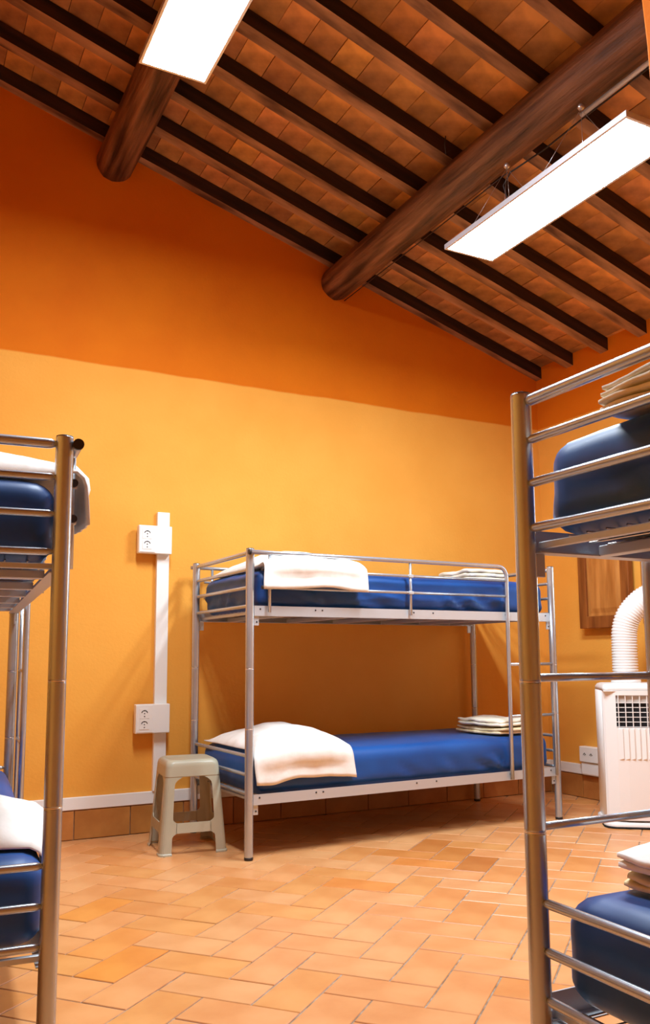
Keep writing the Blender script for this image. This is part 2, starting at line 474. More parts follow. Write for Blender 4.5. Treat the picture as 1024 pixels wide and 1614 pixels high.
# ------------------------------------------------------------------ log purlins
def log_beam(x, z, rad, label, seed, bend):
    o = empty('log_beam', (x, YB, z), label=label, cat='beam', group='round logs carrying the roof')
    mb = MB(); n = 26; ny = 46; y1 = PY1 - YB
    vs = []
    for i in range(ny + 1):
        y = .03 + (y1 - .03) * i / ny
        tt = i / ny
        cx = bend * math.sin(PI * min(1, tt * 1.3)) ; cz = 0
        for k in range(n):
            a = 2 * PI * k / n
            rr = rad * (1 + .05 * noise.noise(Vector((math.cos(a) * 1.3 + seed, y * .7, math.sin(a) * 1.3))) + .03 * noise.noise(Vector((math.cos(a) * 4, y * 2.2 + seed, math.sin(a) * 4))))
            vs.append((cx + rr * math.cos(a), y, min(cz + rr * math.sin(a), rad * 1.0)))
    fs = [(i * n + k, (i + 1) * n + k, (i + 1) * n + (k + 1) % n, i * n + (k + 1) % n) for i in range(ny) for k in range(n)]
    mb.add(vs, fs, True)
    mb.f.append(tuple(range(n))); mb.sm.append(False)
    mb.build('log', M['log'], o)
    return o
RADL = .107
log_left = log_beam(-.52, zr(-.52) - RADL + .008, RADL, 'thick round dark log beam partly behind the left lamp', 3.1, 0)
log_right = log_beam(.965, zr(.965) - RADL + .008, RADL, 'thick round brown log beam above the far bunk, carrying the right lamp', 8.3, 0.0)

# ------------------------------------------------------------------ pendant lamps
def pendant(x, yc, z, zlog, label, rad=RADL):
    o = empty('pendant_lamp', (x, yc, z), label=label, cat='lamp', group='flat suspended light panels')
    hw, hl = .15, .60
    mb = MB(); e = .012; h0, h1 = -.003, .022
    mb.box(-hw, -hw + e, -hl, hl, h0, h1); mb.box(hw - e, hw, -hl, hl, h0, h1)
    mb.box(-hw + e, hw - e, -hl, -hl + e, h0, h1); mb.box(-hw + e, hw - e, hl - e, hl, h0, h1)
    mb.box(-hw + e, hw - e, -hl + e, hl - e, .012, h1)
    mb.build('lamp_frame', M['alu'], o)
    me = MB().add([(-hw + e, -hl + e, 0), (hw - e, -hl + e, 0), (hw - e, hl - e, 0), (-hw + e, hl - e, 0), (-hw + e, -hl + e, .011), (hw - e, -hl + e, .011), (hw - e, hl - e, .011), (-hw + e, hl - e, .011)],
                  [(3, 2, 1, 0), (4, 5, 6, 7)]).mesh('diffuser', M['lamp'])
    me.polygons[1].material_index = 0
    me.materials.append(M['white']); me.polygons[1].material_index = 1
    link('diffuser', me, o)
    for sy in (-.22, .28):
        hz = zlog - z
        for ax in (-.13, .13):
            for ay in (-.13, .13):
                MB().tube([(0, sy, hz - .03), (ax, sy + ay, .02)], .0009, 5).build('suspension_wire', M['wire'], o)
        MB().lathe([(.002, 0), (.012, .004), (.016, .012), (.012, .024), (.003, .03)], (0, sy, hz - .034), 14).build('ceiling_hook', M['wire'], o)
    return o
ZL2 = 3.0
pendant(.955, -1.185, ZL2, zr(.965) - 2 * RADL + .004, 'long glowing light panel hung under the right log beam')
pendant(-.60, -1.16, 3.50, zr(-.52) - 2 * RADL + .004, 'glowing light panel cut by the top of the frame, beside the left log beam')
def ball(name, loc, rr, m, parent):
    n = 10
    prof = [(max(rr * math.sin(PI * i / n), .0004), -rr * math.cos(PI * i / n)) for i in range(n + 1)]
    return MB().lathe(prof, (0, 0, 0), 14).build(name, m, parent, loc)

# electric conduit and cable along the right log
zc = zr(.965) - RADL + .008
cb = empty('ceiling_conduit', (.965, YB, zc), label='thin pale conduit with a black cable clipped along the side of the right log', cat='cable')
a = -.62
px_, pz_ = math.cos(a) * (RADL + .012), math.sin(a) * (RADL + .012)
MB().tube([(px_, -1.3 - YB, pz_), (px_, -2.6, pz_), (px_, -4.3, pz_)], .013, 10).build('conduit', M['white'], cb)
pts = [(px_ + .012, -4.3, pz_ - .018), (px_ + .012, -3.0, pz_ - .018), (px_ + .008, -2.2, pz_ - .016), (px_ - .002, -1.95, pz_ - .03), (px_ - .05, -1.76, -.125), (px_ - .055, -1.71, -.17), (px_ - .04, -1.72, -.24), (px_ - .02, -1.8, -.33), (px_ - .03, -1.85, -.405)]
MB().tube(pts, .004, 8).build('black_cable', M['black'], cb)
MB().tube([(px_ - .05, -1.74, -.115), (px_ - .03, -1.0, -.102), (px_ - .03, -.2, -.10), (px_ - .03, 0, -.10)], .003, 6).build('thin_cable', M['rafter'], cb)
for y in (-.79 - YB, -1.30 - YB):
    ball('ball_hook', (px_ + .012, y, pz_ + .055), .017, M['wire'], cb)
MB().tube([(-.12, -1.5, .09), (-.15, -1.5, .06), (-.17, -1.52, .10), (-.17, -1.53, .135)], .003, 6).build('loose_wire', M['black'], cb)

# ------------------------------------------------------------------ bunk bed
L, W, H = 1.994, 0.767, 1.5027
ZB = (1.2163, 1.3089, 1.3994, 1.482)        # upper end bars
ZA = (0.3065, 0.3959, 0.4854)               # lower end bars
J1, J2 = 0.9074, 0.6155
RU, RLO = 1.2173, 0.305                     # tops of the side rails
GY = -.031
def make_bunk():
    root = empty('bunk_bed', (0, 0, 0))
    pr_ = .0212
    prof = [(pr_ * .93, .012), (pr_, .016), (pr_, .02)]
    for jz in (J2, J1):
        prof += [(pr_, jz - .006), (pr_, jz - .002), (pr_ * .965, jz - .001), (pr_ * .965, jz + .001), (pr_, jz + .002), (pr_, jz + .006)]
    prof += [(pr_, H - .01), (pr_, H - .004), (pr_ * .97, H - .002)]
    pm = MB().lathe(prof, n=24).mesh('post', M['steel'])
    fm = MB().lathe([(pr_ * .9, 0), (pr_ * 1.02, .003), (pr_ * 1.02, .014), (pr_ * .95, .0145)], n=20).mesh('foot_cap', M['black'])
    cm = MB().lathe([(pr_ * .96, H - .003), (pr_ * .96, H), (pr_ * .6, H + .0025), (.001, H + .003)], n=20).mesh('post_cap', M['black'])
    rm = MB().lathe([(pr_ * .97, -.0014), (pr_ * 1.015, -.0009), (pr_ * 1.015, .0009), (pr_ * .97, .0014)], n=20).mesh('joint_ring', M['joint'])
    for x in (0, L):
        for y in (0, W):
            p = link('post', pm, root, (x, y, 0))
            link('foot_cap', fm, p); link('post_cap', cm, p)
            link('joint_ring', rm, p, (0, 0, J1)); link('joint_ring', rm, p, (0, 0, J2))
    def bar(z, rr):
        n = 14; y0, y1 = pr_ * .9, W - pr_ * .9
        prof = [(y0, rr * .55), (y0 + .012, rr * .95), (y0 + .02, rr), (y1 - .02, rr), (y1 - .012, rr * .95), (y1, rr * .55)]
        pts = [(0, y, 0) for y, _ in prof]
        return MB().tube(pts, rr, n, rfun=lambda i: prof[i][1])
    bm_top = bar(0, .0125).mesh('end_bar', M['steel']); bm_s = bar(0, .0095).mesh('end_bar', M['steel'])
    for x in (0, L):
        for z in ZB + ZA:
            link('end_bar', bm_top if z == ZB[3] else bm_s, root, (x, 0, z))
    # side rails: angle iron with bolts, brackets at the posts
    bolt = MB().lathe([(.0045, 0), (.0045, .0015), (.002, .003)], n=10).mesh('bolt', M['black'])
    for zt_ in (RU, RLO):
        for side in (0, 1):
            s_ = 1 if side == 0 else -1
            y = 0 if side == 0 else W
            mb = MB()
            ya, yb_ = sorted((y - s_ * .014, y - s_ * .0105))
            mb.box(.018, L - .018, ya, yb_, zt_ - .05, zt_)
            ya, yb_ = sorted((y - s_ * .0105, y + s_ * .025))
            mb.box(.018, L - .018, ya, yb_, zt_ - .05, zt_ - .047)
            rl = mb.build('side_rail', M['steel_flat'], root)
            for bx in (.05, .36, .40, .97, 1.10, 1.62, 1.93) if side == 0 else (.05, 1.93):
                link('bolt', bolt, rl, (bx, y - s_ * .014, zt_ - .016), (s_ * PI / 2, 0, 0))
            for bx in (.021, L - .021 - .026):
                mb = MB().box(bx, bx + .026, min(y - .004, y + .004), y + .004, zt_ - .098, zt_ - .045, .002)
                br = mb.build('bracket', M['steel_flat'], root)
                link('bolt', bolt, br, (bx + .014, y - s_ * .0045, zt_ - .08), (s_ * PI / 2, 0, 0))
        # end cross angle under the end bar, cross bars and wire mesh of the base
        for x in (.03, L - .045):
            MB().box(x, x + .015, .004, W - .004, zt_ - .040, zt_ - .026, .002).build('end_angle', M['steel_flat'], root)
        cbm = MB().box(-.016, .016, .022, W - .022, -.022, 0, .002).mesh('cross_bar', M['steel_flat'])
        for x in (.20, .58, .90, 1.25, 1.55, 1.80):
            link('cross_bar', cbm, root, (x, 0, zt_ - .028))
        mb = MB()
        nx, ny = 36, 14
        for i in range(1, nx):
            x = .05 + (L - .1) * i / nx
            mb.tube([(x, .02, zt_ - .022), (x, W - .02, zt_ - .022)], .0021, 4, cap=False)
        for i in range(1, ny):
            y = .02 + (W - .04) * i / ny
            mb.tube([(.05, y, zt_ - .019), (L - .05, y, zt_ - .019)], .0021, 4, cap=False)
        tag(mb.build('wire_mesh', M['wire'], root), kind='stuff')
    # guard rail: top tube bends down and becomes the left stile of the ladder
    z = 1.482; lx = 1.620
    pts = [(-.012, GY, z), (.5, GY, z), (1.0, GY, z), (lx - .07, GY, z)] + arc(lx - .06, z - .06, .06, PI / 2, 0, 8, GY)[1:] + [(lx, GY, 1.2), (lx, GY, .7), (lx, GY, .262)]
    gr = MB().tube(pts, .0118, 14).build('guard_rail', M['steel'], root)
    MB().tube([(-.022, GY, z), (-.010, GY, z)], .0135, 14).build('end_plug', M['black'], gr)
    for zm in (1.399, 1.308):
        mr_ = MB().tube([(.06, GY, zm), (lx - .008, GY, zm)], .0080, 12).build('middle_rail', M['steel'], root)
        MB().tube([(.05, GY, zm), (.062, GY, zm)], .0100, 12).build('end_plug', M['black'], mr_)
    for sx in (.093, .940):
        st = MB().tube([(sx, GY, 1.476), (sx, GY, 1.185)], .0078, 12).build('upright', M['steel'], root)
        for zm in (1.399, 1.308):
            MB().box(sx - .014, sx + .014, GY - .012, GY + .010, zm - .009, zm + .009, .003).build('clamp', M['steel_flat'], st)
    # ladder: right stile and two rungs
    rx = 1.960
    MB().tube([(rx, GY, .262), (rx, GY, .9), (rx - .002, GY, 1.38)], .0085, 12).build('ladder_stile', M['steel'], root)
    for z in (J1 + .006, J2):
        MB().tube([(lx + .01, GY, z), (rx - .008, GY, z)], .0085, 12).build('ladder_rung', M['steel'], root)
    # short guard at the back, head end
    by = W + .036
    mb = MB().tube([(-.022, by, 1.482), (.42, by, 1.482)] + arc(.42, 1.432, .05, PI / 2, 0, 6, by)[1:] + [(.47, by, 1.18)], .0105, 12)
    mb.tube([(.06, by, 1.399), (.462, by, 1.399)], .008, 10).tube([(.06, by, 1.308), (.462, by, 1.308)], .008, 10)
    mb.tube([(.11, by, 1.476), (.11, by, 1.185)], .0078, 10)
    mb.build('back_guard', M['steel'], root)
    return root

def mattress_mesh(seed):
    x0, x1, y0, y1 = .040, 1.952, .004, .763
    h = .205; cr = .062
    bm = bmesh.new()
    bmesh.ops.create_cube(bm, size=1)
    # subdivided box
    nx, ny, nz = 72, 30, 9
    bm.clear()
    vmap = {}
    def V(i, j, k):
        key = (i, j, k)
        if key not in vmap:
            p = Vector((x0 + (x1 - x0) * i / nx, y0 + (y1 - y0) * j / ny, h * k / nz))
            # rounding
            q = Vector((min(max(p.x, x0 + cr), x1 - cr), min(max(p.y, y0 + cr), y1 - cr), min(max(p.z, cr), h - cr)))
            dlt = p - q
            if dlt.length > 1e-9:
                mxc = max(abs(dlt.x), abs(dlt.y), abs(dlt.z))
                dlt = dlt.normalized() * (cr if mxc > cr * .999 else dlt.length)
            p = q + dlt
            nrm = dlt.normalized() if dlt.length > 1e-6 else Vector((0, 0, 1))
            s1 = noise.noise(Vector((p.x * 2.2 + seed, p.y * 2.2, p.z * 3)))
            # diagonal tension wrinkles on the lower part of the sides
            side = math.exp(-((p.z / h - .32) / .22) ** 2)
            u_ = (p.x if abs(nrm.y) > abs(nrm.x) else p.y)
            wr = math.sin(u_ * 34 + p.z * 46 + 5 * noise.noise(Vector((u_ * 3, seed, p.z * 4)))) * noise.noise(Vector((u_ * 2.3 + 9, seed * 2, 0)))
            topw = noise.noise(Vector((p.x * 5 + seed, p.y * 9, 1))) * (.0035 if nrm.z > .5 else 0)
            amp = .007 * max(0, side)
            p = p + nrm * (s1 * .005 + wr * amp * 5 + topw)
            # gentle belly
            if nrm.z > .5: p.z += .006 * math.sin(PI * i / nx) * math.sin(PI * j / ny)
            vmap[key] = bm.verts.new(p)
        return vmap[key]
    for i in range(nx):
        for j in range(ny):
            bm.faces.new((V(i, j, nz), V(i + 1, j, nz), V(i + 1, j + 1, nz), V(i, j + 1, nz)))
            bm.faces.new((V(i, j, 0), V(i, j + 1, 0), V(i + 1, j + 1, 0), V(i + 1, j, 0)))
    for i in range(nx):
        for k in range(nz):
            bm.faces.new((V(i, 0, k), V(i + 1, 0, k), V(i + 1, 0, k + 1), V(i, 0, k + 1)))
            bm.faces.new((V(i, ny, k), V(i, ny, k + 1), V(i + 1, ny, k + 1), V(i + 1, ny, k)))
    for j in range(ny):
        for k in range(nz):
            bm.faces.new((V(0, j, k), V(0, j, k + 1), V(0, j + 1, k + 1), V(0, j + 1, k)))
            bm.faces.new((V(nx, j, k), V(nx, j + 1, k), V(nx, j + 1, k + 1), V(nx, j, k + 1)))
    me = bpy.data.meshes.new('mattress'); 
    for fc in bm.faces: fc.smooth = True
    bm.to_mesh(me); bm.free(); me.materials.append(M['sheet'])
    return me

def drape_path(kind, S):
    """points (y, z, nx) along the arc length from the back (s=0) to the hanging front hem"""
    if kind == 'upper': pts = [(.70, 0), (.10, 0), (.0, .010), (-.035, .017), (-.050, .008), (-.058, -.015), (-.062, -.06), (-.064, -.12), (-.064, -.2)]
    else: pts = [(.70, 0), (.10, 0), (.03, -.001), (.010, -.012), (-.006, -.035), (-.012, -.07), (-.016, -.12), (-.018, -.2)]
    out = []
    acc = 0
    seg = []
    for a, b_ in zip(pts, pts[1:]):
        l = math.hypot(b_[0] - a[0], b_[1] - a[1]); seg.append((acc, l, a, b_)); acc += l
    def at(s):
        for s0, l, a, b_ in seg:
            if s <= s0 + l or (s0, l, a, b_) == seg[-1]:
                t_ = (s - s0) / l
                return a[0] + (b_[0] - a[0]) * t_, a[1] + (b_[1] - a[1]) * t_
    def full(s):
        e = .012
        p = at(s); q0 = at(max(0, s - e)); q1 = at(s + e)
        ty, tz = q1[0] - q0[0], q1[1] - q0[1]; l = math.hypot(ty, tz)
        return p[0], p[1], tz / l, -ty / l      # normal pointing up / outwards
    return full
def pillow_mesh(kind, seed, S=.86, w=.575, T=.115, yaw=0):
    path = drape_path(kind, S)
    nu, nv = 34, 44
    top, bot = [], []
    for j in range(nv + 1):
        v = j / nv
        for i in range(nu + 1):
            u = i / nu
            s = v * S
            vm = min(1, v / .93)
            pinch = 1 - .035 * math.sin(PI * v) ; 
            x = (u - .5) * w * pinch + .018 * noise.noise(Vector((v * 4, seed, u * 2)))
            sl = s + .02 * noise.noise(Vector((u * 3.3, seed + 5, 0))) * v + (.03 * math.sin(PI * u) * (v - .5) * -1)
            y, z, ny_, nz_ = path(max(0, sl))
            fu = max(0, math.sin(PI * u)) ** .55
            fv = max(0, math.sin(PI * vm)) ** .62
            th = T * fu * fv
            wr = noise.noise(Vector((x * 7 + seed, s * 6, 0))) * .010 + noise.noise(Vector((x * 17 + seed, s * 13, 4))) * .005
            th = max(.007, th + wr * min(1, th / .03))
            fl = .004 * math.sin(u * 19 + seed) * max(0, (v - .8) / .2)
            if v > .72: y -= abs(fl)
            edge = .0022
            top.append((x, y + ny_ * th, z + nz_ * th))
            bot.append((x, y + ny_ * edge, z + nz_ * edge))
    n = (nu + 1)
    vs = top + bot; o_ = len(top); fs = []
    for j in range(nv):
        for i in range(nu):
            a = j * n + i
            fs.append((a, a + n, a + n + 1, a + 1))
            fs.append((o_ + a, o_ + a + 1, o_ + a + n + 1, o_ + a + n))
    for i in range(nu):
        fs.append((i, i + 1, o_ + i + 1, o_ + i)); a = nv * n + i; fs.append((a, o_ + a, o_ + a + 1, a + 1))
    for j in range(nv):
        a = j * n; fs.append((a, o_ + a, o_ + a + n, a + n)); a = j * n + nu; fs.append((a, a + n, o_ + a + n, o_ + a))
    return MB().add(vs, fs, True).mesh('pillow', M['pillow'])

def folded_mesh(name, m, lx, ly, layers, th, seed):
    """a folded cloth: flattened rounded layers with wavy fronts joined by fold bulges"""
    mb = MB()
    for k in range(layers):
        z0 = k * th
        nu, nv = 24, 24
        jx, jy = noise.noise(Vector((seed, k, 1))) * .012, noise.noise(Vector((seed, k, 2))) * .012
        tp, bt = [], []
        for j in range(nv + 1):
            for i in range(nu + 1):
                u, v = math.sin((i / nu - .5) * PI), math.sin((j / nv - .5) * PI)
                e = .42 + .58 * (1 - u ** 10) ** .5 * (1 - v ** 10) ** .5
                u0, v0 = u, v
                u = u0 * (1 - .05 * abs(v0) ** 6); v = v0 * (1 - .05 * abs(u0) ** 6)
                wob = .010 * noise.noise(Vector((v * 2.2 + seed, k * .6, 0))) + .005 * noise.noise(Vector((v * 6 + seed, k * 1.3, 0)))
                x = u * lx / 2 + jx + wob * u
                y = v * ly / 2 + jy + .010 * noise.noise(Vector((u * 2.5, k * .7 + seed, 3))) * v
                zw = .006 * noise.noise(Vector((u * 1.8 + seed, v * 2.4, k * .15))) * (k + 1) / layers * 2
                zc_ = z0 + th / 2 + zw
                tp.append((x, y, zc_ + th * .54 * e)); bt.append((x, y, max(zc_ - th * .5 * e, .0005)))
        n = nu + 1; o_ = len(tp); fs = []
        for j in range(nv):
            for i in range(nu):
                a = j * n + i
                fs.append((a, a + 1, a + n + 1, a + n)); fs.append((o_ + a, o_ + a + n, o_ + a + n + 1, o_ + a + 1))
        for i in range(nu):
            fs.append((i, o_ + i, o_ + i + 1, i + 1)); a = nv * n + i; fs.append((a, a + 1, o_ + a + 1, o_ + a))
        for j in range(nv):
            a = j * n; fs.append((a, a + n, o_ + a + n, o_ + a)); a = j * n + nu; fs.append((a, o_ + a, o_ + a + n, a + n))
        mb.add(tp + bt, fs, True)
    return mb.mesh(name, m)

bunk0 = make_bunk()
bunks = [
    ((0.0, 0.0), math.radians(1.633), 'silver metal bunk bed against the orange back wall, seen whole'),
    ((-1.2218, -1.8161), math.radians(85.80), 'silver metal bunk bed cut by the left edge of the frame'),
    ((1.5569, -2.6077), math.radians(179.39), 'silver metal bunk bed cut by the right edge of the frame, in the foreground')]
where = ['far bunk bed by the back wall', 'bunk bed at the left edge', 'bunk bed at the right edge']
frames = []
for i, ((x, y), a, lab) in enumerate(bunks):
    b = bunk0 if i == 0 else copy_tree(bunk0)
    b.location = (x, y, 0); b.rotation_euler = (0, 0, a)
    tag(b, lab, 'bunk bed', 'silver bunk beds of the dormitory')
    frames.append((Vector((x, y)), a))
def at_bunk(i, lx, ly):
    o_, a = frames[i]
    return (o_.x + lx * math.cos(a) - ly * math.sin(a), o_.y + lx * math.sin(a) + ly * math.cos(a))
mm = [mattress_mesh(1.7), mattress_mesh(6.1)]
ZMU, ZML = RU - .017, RLO - .017 + .0
ZML = .2885 - .0
TOPU, TOPL = ZMU + .209, ZML + .209
for i in range(3):
    for lvl, zb, nm in ((0, ZMU, 'upper'), (1, ZML, 'lower')):
        x, y = at_bunk(i, 0, 0)
        o = link('mattress', mm[(lvl + i) % 2], None, (x, y, zb), (0, 0, frames[i][1]))
        tag(o, 'blue sheeted mattress, %s berth of the %s' % (nm, where[i]), 'mattress', 'mattresses in blue sheets')
pmesh = {'upper': pillow_mesh('upper', 2.3, S=.875, T=.12, w=.60), 'lower': pillow_mesh('lower', 7.9, S=.84, w=.56)}
for i in range(3):
    for nm, zt_ in (('upper', TOPU), ('lower', TOPL)):
        if i == 2: continue                     # head end of the right bunk is outside the frame
        x, y = at_bunk(i, {'upper': .345, 'lower': .31}[nm] + (0 if i == 0 else .02), 0)
        if i == 1 and nm == 'lower': x, y = at_bunk(1, .40, 0)
        o = link('pillow', pmesh[nm], None, (x, y, zt_ + .004), (0, 0, frames[i][1] + (0 if (i, nm) != (1, 'lower') else -.03)))
        tag(o, 'white pillow on the %s berth of the %s' % (nm, where[i]), 'pillow', 'white pillows')

linen = [
    # bunk, level, lx, ly, rot, spec list bottom->top
    (0, 'lower', 1.735, .25, .05, [('folded_blanket', 'blanket', .30, .40, 2, .019, 'folded yellowish blanket under the cream sheet, lower berth of the far bunk'),
                                   ('folded_sheet', 'linen', .29, .37, 2, .019, 'folded cream sheet topping the linen stack, lower berth of the far bunk')]),
    (0, 'upper', 1.66, .34, -.04, [('folded_sheet', 'linen', .29, .36, 3, .024, 'folded cream sheets at the ladder end of the upper berth of the far bunk')]),
    (2, 'upper', 1.775, .40, .10, [('folded_sheet', 'linen', .36, .46, 4, .014, 'folded cream sheet on the upper berth of the right bunk, above the dark mattress')]),
    (2, 'lower', 1.655, .22, .12, [('folded_blanket', 'blanket', .31, .38, 2, .013, 'folded yellowish blanket under a white towel on the lower berth of the right bunk'),
                                  ('folded_towel', 'pillow', .32, .39, 2, .018, 'rolled-edge white towel on the lower berth of the right bunk')]),
]
sd = 1
for bi, nm, lx, ly, rz, specs in linen:
    z = (TOPU if nm == 'upper' else TOPL) + .006
    for name, mk, wx, wy, lay, th, lab in specs:
        x, y = at_bunk(bi, lx, ly)
        o = link(name, folded_mesh(name, M[mk], wx, wy, lay, th, sd * 3.3), None, (x, y, z), (0, 0, frames[bi][1] + rz))
        tag(o, lab, 'linen', 'folded linen on the beds'); z += th * lay + .0085; sd += 1; rz += .06

# ------------------------------------------------------------------ plastic stool
def make_stool():
    root = empty('plastic_stool', (-.172, .418, 0), math.radians(-5.5), label='greige moulded plastic stool beside the head of the far bunk', cat='stool')
    HB, HT, ZT = .170, .132, .455
    def half(z): return HB + (HT - HB) * (z / ZT)
    def arm(z):
        a_ = .058 - .010 * min(1, z / .3)
        # fillets: under the seat, above and below the stretcher, at the foot
        a_ += .045 * max(0, (z - .335) / .04) ** 2 if z > .335 else 0
        for c, h_ in ((.104, -1), (.152, 1)):
            dd = (z - c) * h_
            if 0 <= dd < .022: a_ += .022 * (1 - dd / .022) ** 2
        if .104 < z < .152: a_ += .022
        if z < .012: a_ += .006
        return a_
    zs = [0, .008, .013, .04, .07, .082, .087, .093, .099, .104, .128, .152, .157, .163, .169, .175, .21, .26, .31, .335, .345, .355, .363, .370, .375, .380]
    tk = .0045
    for sx in (-1, 1):
        for sy in (-1, 1):
            mb = MB(); vs = []
            for z in zs:
                hh = half(z) + (.004 if z < .01 else 0); a_ = arm(z); rc = .028
                outer = [(hh, hh - a_)]
                for q in range(6):
                    t_ = PI / 2 * q / 5
                    outer.append((hh - rc + rc * math.cos(t_), hh - rc + rc * math.sin(t_)))
                outer.append((hh - a_, hh))
                inner = [(hh - a_, hh - tk)]
                for q in range(6):
                    t_ = PI / 2 - PI / 2 * q / 5
                    inner.append((hh - rc + (rc - tk) * math.cos(t_), hh - rc + (rc - tk) * math.sin(t_)))
                inner.append((hh - tk, hh - a_))
                ring = outer + inner
                vs += [(x * sx, y * sy, z) for x, y in ring]
            n = 16
            fs = [(i * n + k, i * n + (k + 1) % n, (i + 1) * n + (k + 1) % n, (i + 1) * n + k) for i in range(len(zs) - 1) for k in range(n)]
            fs += [tuple(range(n)), tuple((len(zs) - 1) * n + k for k in range(n))]
            if sx * sy < 0: fs = [tuple(reversed(q)) for q in fs]
            mb.add(vs, fs); mb.build('leg', M['stool'], root)
    for q in range(4):
        mb = MB(); z0, z1 = .104, .152
        a0, a1 = half(z0), half(z1); w0, w1 = a0 - arm(z0) + .004, a1 - arm(z1) + .004
        # outward -y face
        vs = [(-w0, -a0, z0), (w0, -a0, z0), (w1, -a1, z1), (-w1, -a1, z1), (-w0, -a0 + tk, z0), (w0, -a0 + tk, z0), (w1, -a1 + tk, z1), (-w1, -a1 + tk, z1)]
        c_, s_ = math.cos(q * PI / 2), math.sin(q * PI / 2)
        vs = [(x * c_ - y * s_, x * s_ + y * c_, z) for x, y, z in vs]
        mb.add(vs, [(0, 1, 2, 3), (7, 6, 5, 4), (0, 4, 5, 1), (3, 2, 6, 7), (1, 5, 6, 2), (0, 3, 7, 4)])
        mb.build('stretcher', M['stool'], root)
    # seat: rounded square cap
    mb = MB(); n = 48
    def ring(hs, rc, z):
        out = []
        for cxs, cys, a0 in ((1, 1, 0), (-1, 1, PI / 2), (-1, -1, PI), (1, -1, 3 * PI / 2)):
            for q in range(12):
                t_ = a0 + PI / 2 * q / 11
                out.append((cxs * (hs - rc) + rc * math.cos(t_), cys * (hs - rc) + rc * math.sin(t_), z))
        return out
    hs = half(.40)
    rs_ = [(half(.372) + .0006, .0285, .372), (half(.376) + .0006, .0287, .376), (half(.42) + .0006, .031, .420), (half(.425) + .0004, .032, .426), (hs - .0045, .036, .438), (hs - .010, .04, .447), (hs - .020, .042, .4535), (hs - .026, .042, .4535), (hs - .032, .042, .4515), (.06, .03, .4475), (.02, .012, .447)]
    vs = [p for a in rs_ for p in ring(*a)]
    fs = [(i * n + k, i * n + (k + 1) % n, (i + 1) * n + (k + 1) % n, (i + 1) * n + k) for i in range(len(rs_) - 1) for k in range(n)]
    fs += [tuple((len(rs_) - 1) * n + k for k in range(n)), tuple(reversed(range(n)))]
    mb.add(vs, fs, True); mb.build('seat', M['stool'], root)
make_stool()

# ------------------------------------------------------------------ white trunking and sockets
o = MB().box(XL, XR, YB - .020, YB, .158, .224, .003).build('cable_trunking', M['white'])
tag(o, 'white horizontal cable trunking along the foot of the back wall', 'trunking')
o = MB().box(XR - .020, XR, PY1, YB - .021, .158, .224, .003).build('cable_trunking', M['white'])
tag(o, 'white horizontal cable trunking along the foot of the right wall, beside the air conditioner', 'trunking')
cx = -.190
o = MB().box(cx - .036, cx + .036, YB - .030, YB, .2245, 1.806, .003).build('cable_trunking', M['white'])
tag(o, 'white vertical cable trunking rising up the back wall with two socket boxes', 'trunking')
def socket(loc, rz, label, group, n=2):
    """plate faces local -y; loc at the centre of the socket body"""
    root = empty('socket_box', loc, rz, label=label, cat='socket', group=group)
    MB().box(-.095, .098, -.046, -.0 , -.080, .080, .004).build('box_body', M['white'], root)
    MB().box(-.091, .0, -.0495, -.0465, -.074, .074, .0012).build('cover_plate', M['white'], root)
    for k in range(n):
        z = .030 - .060 * k
        s_ = MB().box(-.075, -.020, -.0520, -.0490, z - .028, z + .028, .001).build('socket_insert', M['white'], root)
        mb = MB()
        for dz in (-.016, 0, .016):
            mb.lathe([(.0034, 0), (.0034, .001)], (0, 0, 0), 8)
            m_ = len(mb.v) - 16
            for q in range(m_, len(mb.v)):
                vx, vy, vz = mb.v[q]; mb.v[q] = (-.0475 + vx, -.0521 - vz, z + dz + vy)
        pts = [(-.0475 + .017 * math.cos(t_), -.0523, z + .017 * math.sin(t_)) for t_ in [PI * (.08 + .84 * i / 8) for i in range(9)]]
        mb.tube(pts, .0022, 6)
        mb.build('socket_hole', M['hole'], s_)
    return root
socket((cx - .063 + .002, YB - .0302, 1.637), 0, 'white double socket box on the upper part of the vertical trunking', 'socket boxes on the vertical trunking')
socket((cx - .063 + .006, YB - .0302, .628), 0, 'white double socket box on the trunking just above the stool', 'socket boxes on the vertical trunking')
# bodies reach back to the wall on the side without trunking
sr = empty('socket_box', (XR, .44, .30), PI / 2, label='small white socket box on the right wall between bed and air conditioner', cat='socket')
MB().box(-.10, .10, 0, .055, -.052, .05, .004).build('box_body', M['white'], sr)
sr.rotation_euler = (0, 0, PI / 2)
mb = MB()
for k, y in enumerate((.05, -.01)):
    mb.tube([(y - .012, .0558, -.004), (y, .0558, .008), (y + .012, .0558, -.004)], .002, 6)
    mb.tube([(y, .0558, -.006), (y, .0566, -.006)], .003, 6)
mb.build('socket_hole', M['hole'], sr)
MB().box(-.10, .10, .021, .045, -.140, -.054, .010).build('junction_cover', M['white'], sr)

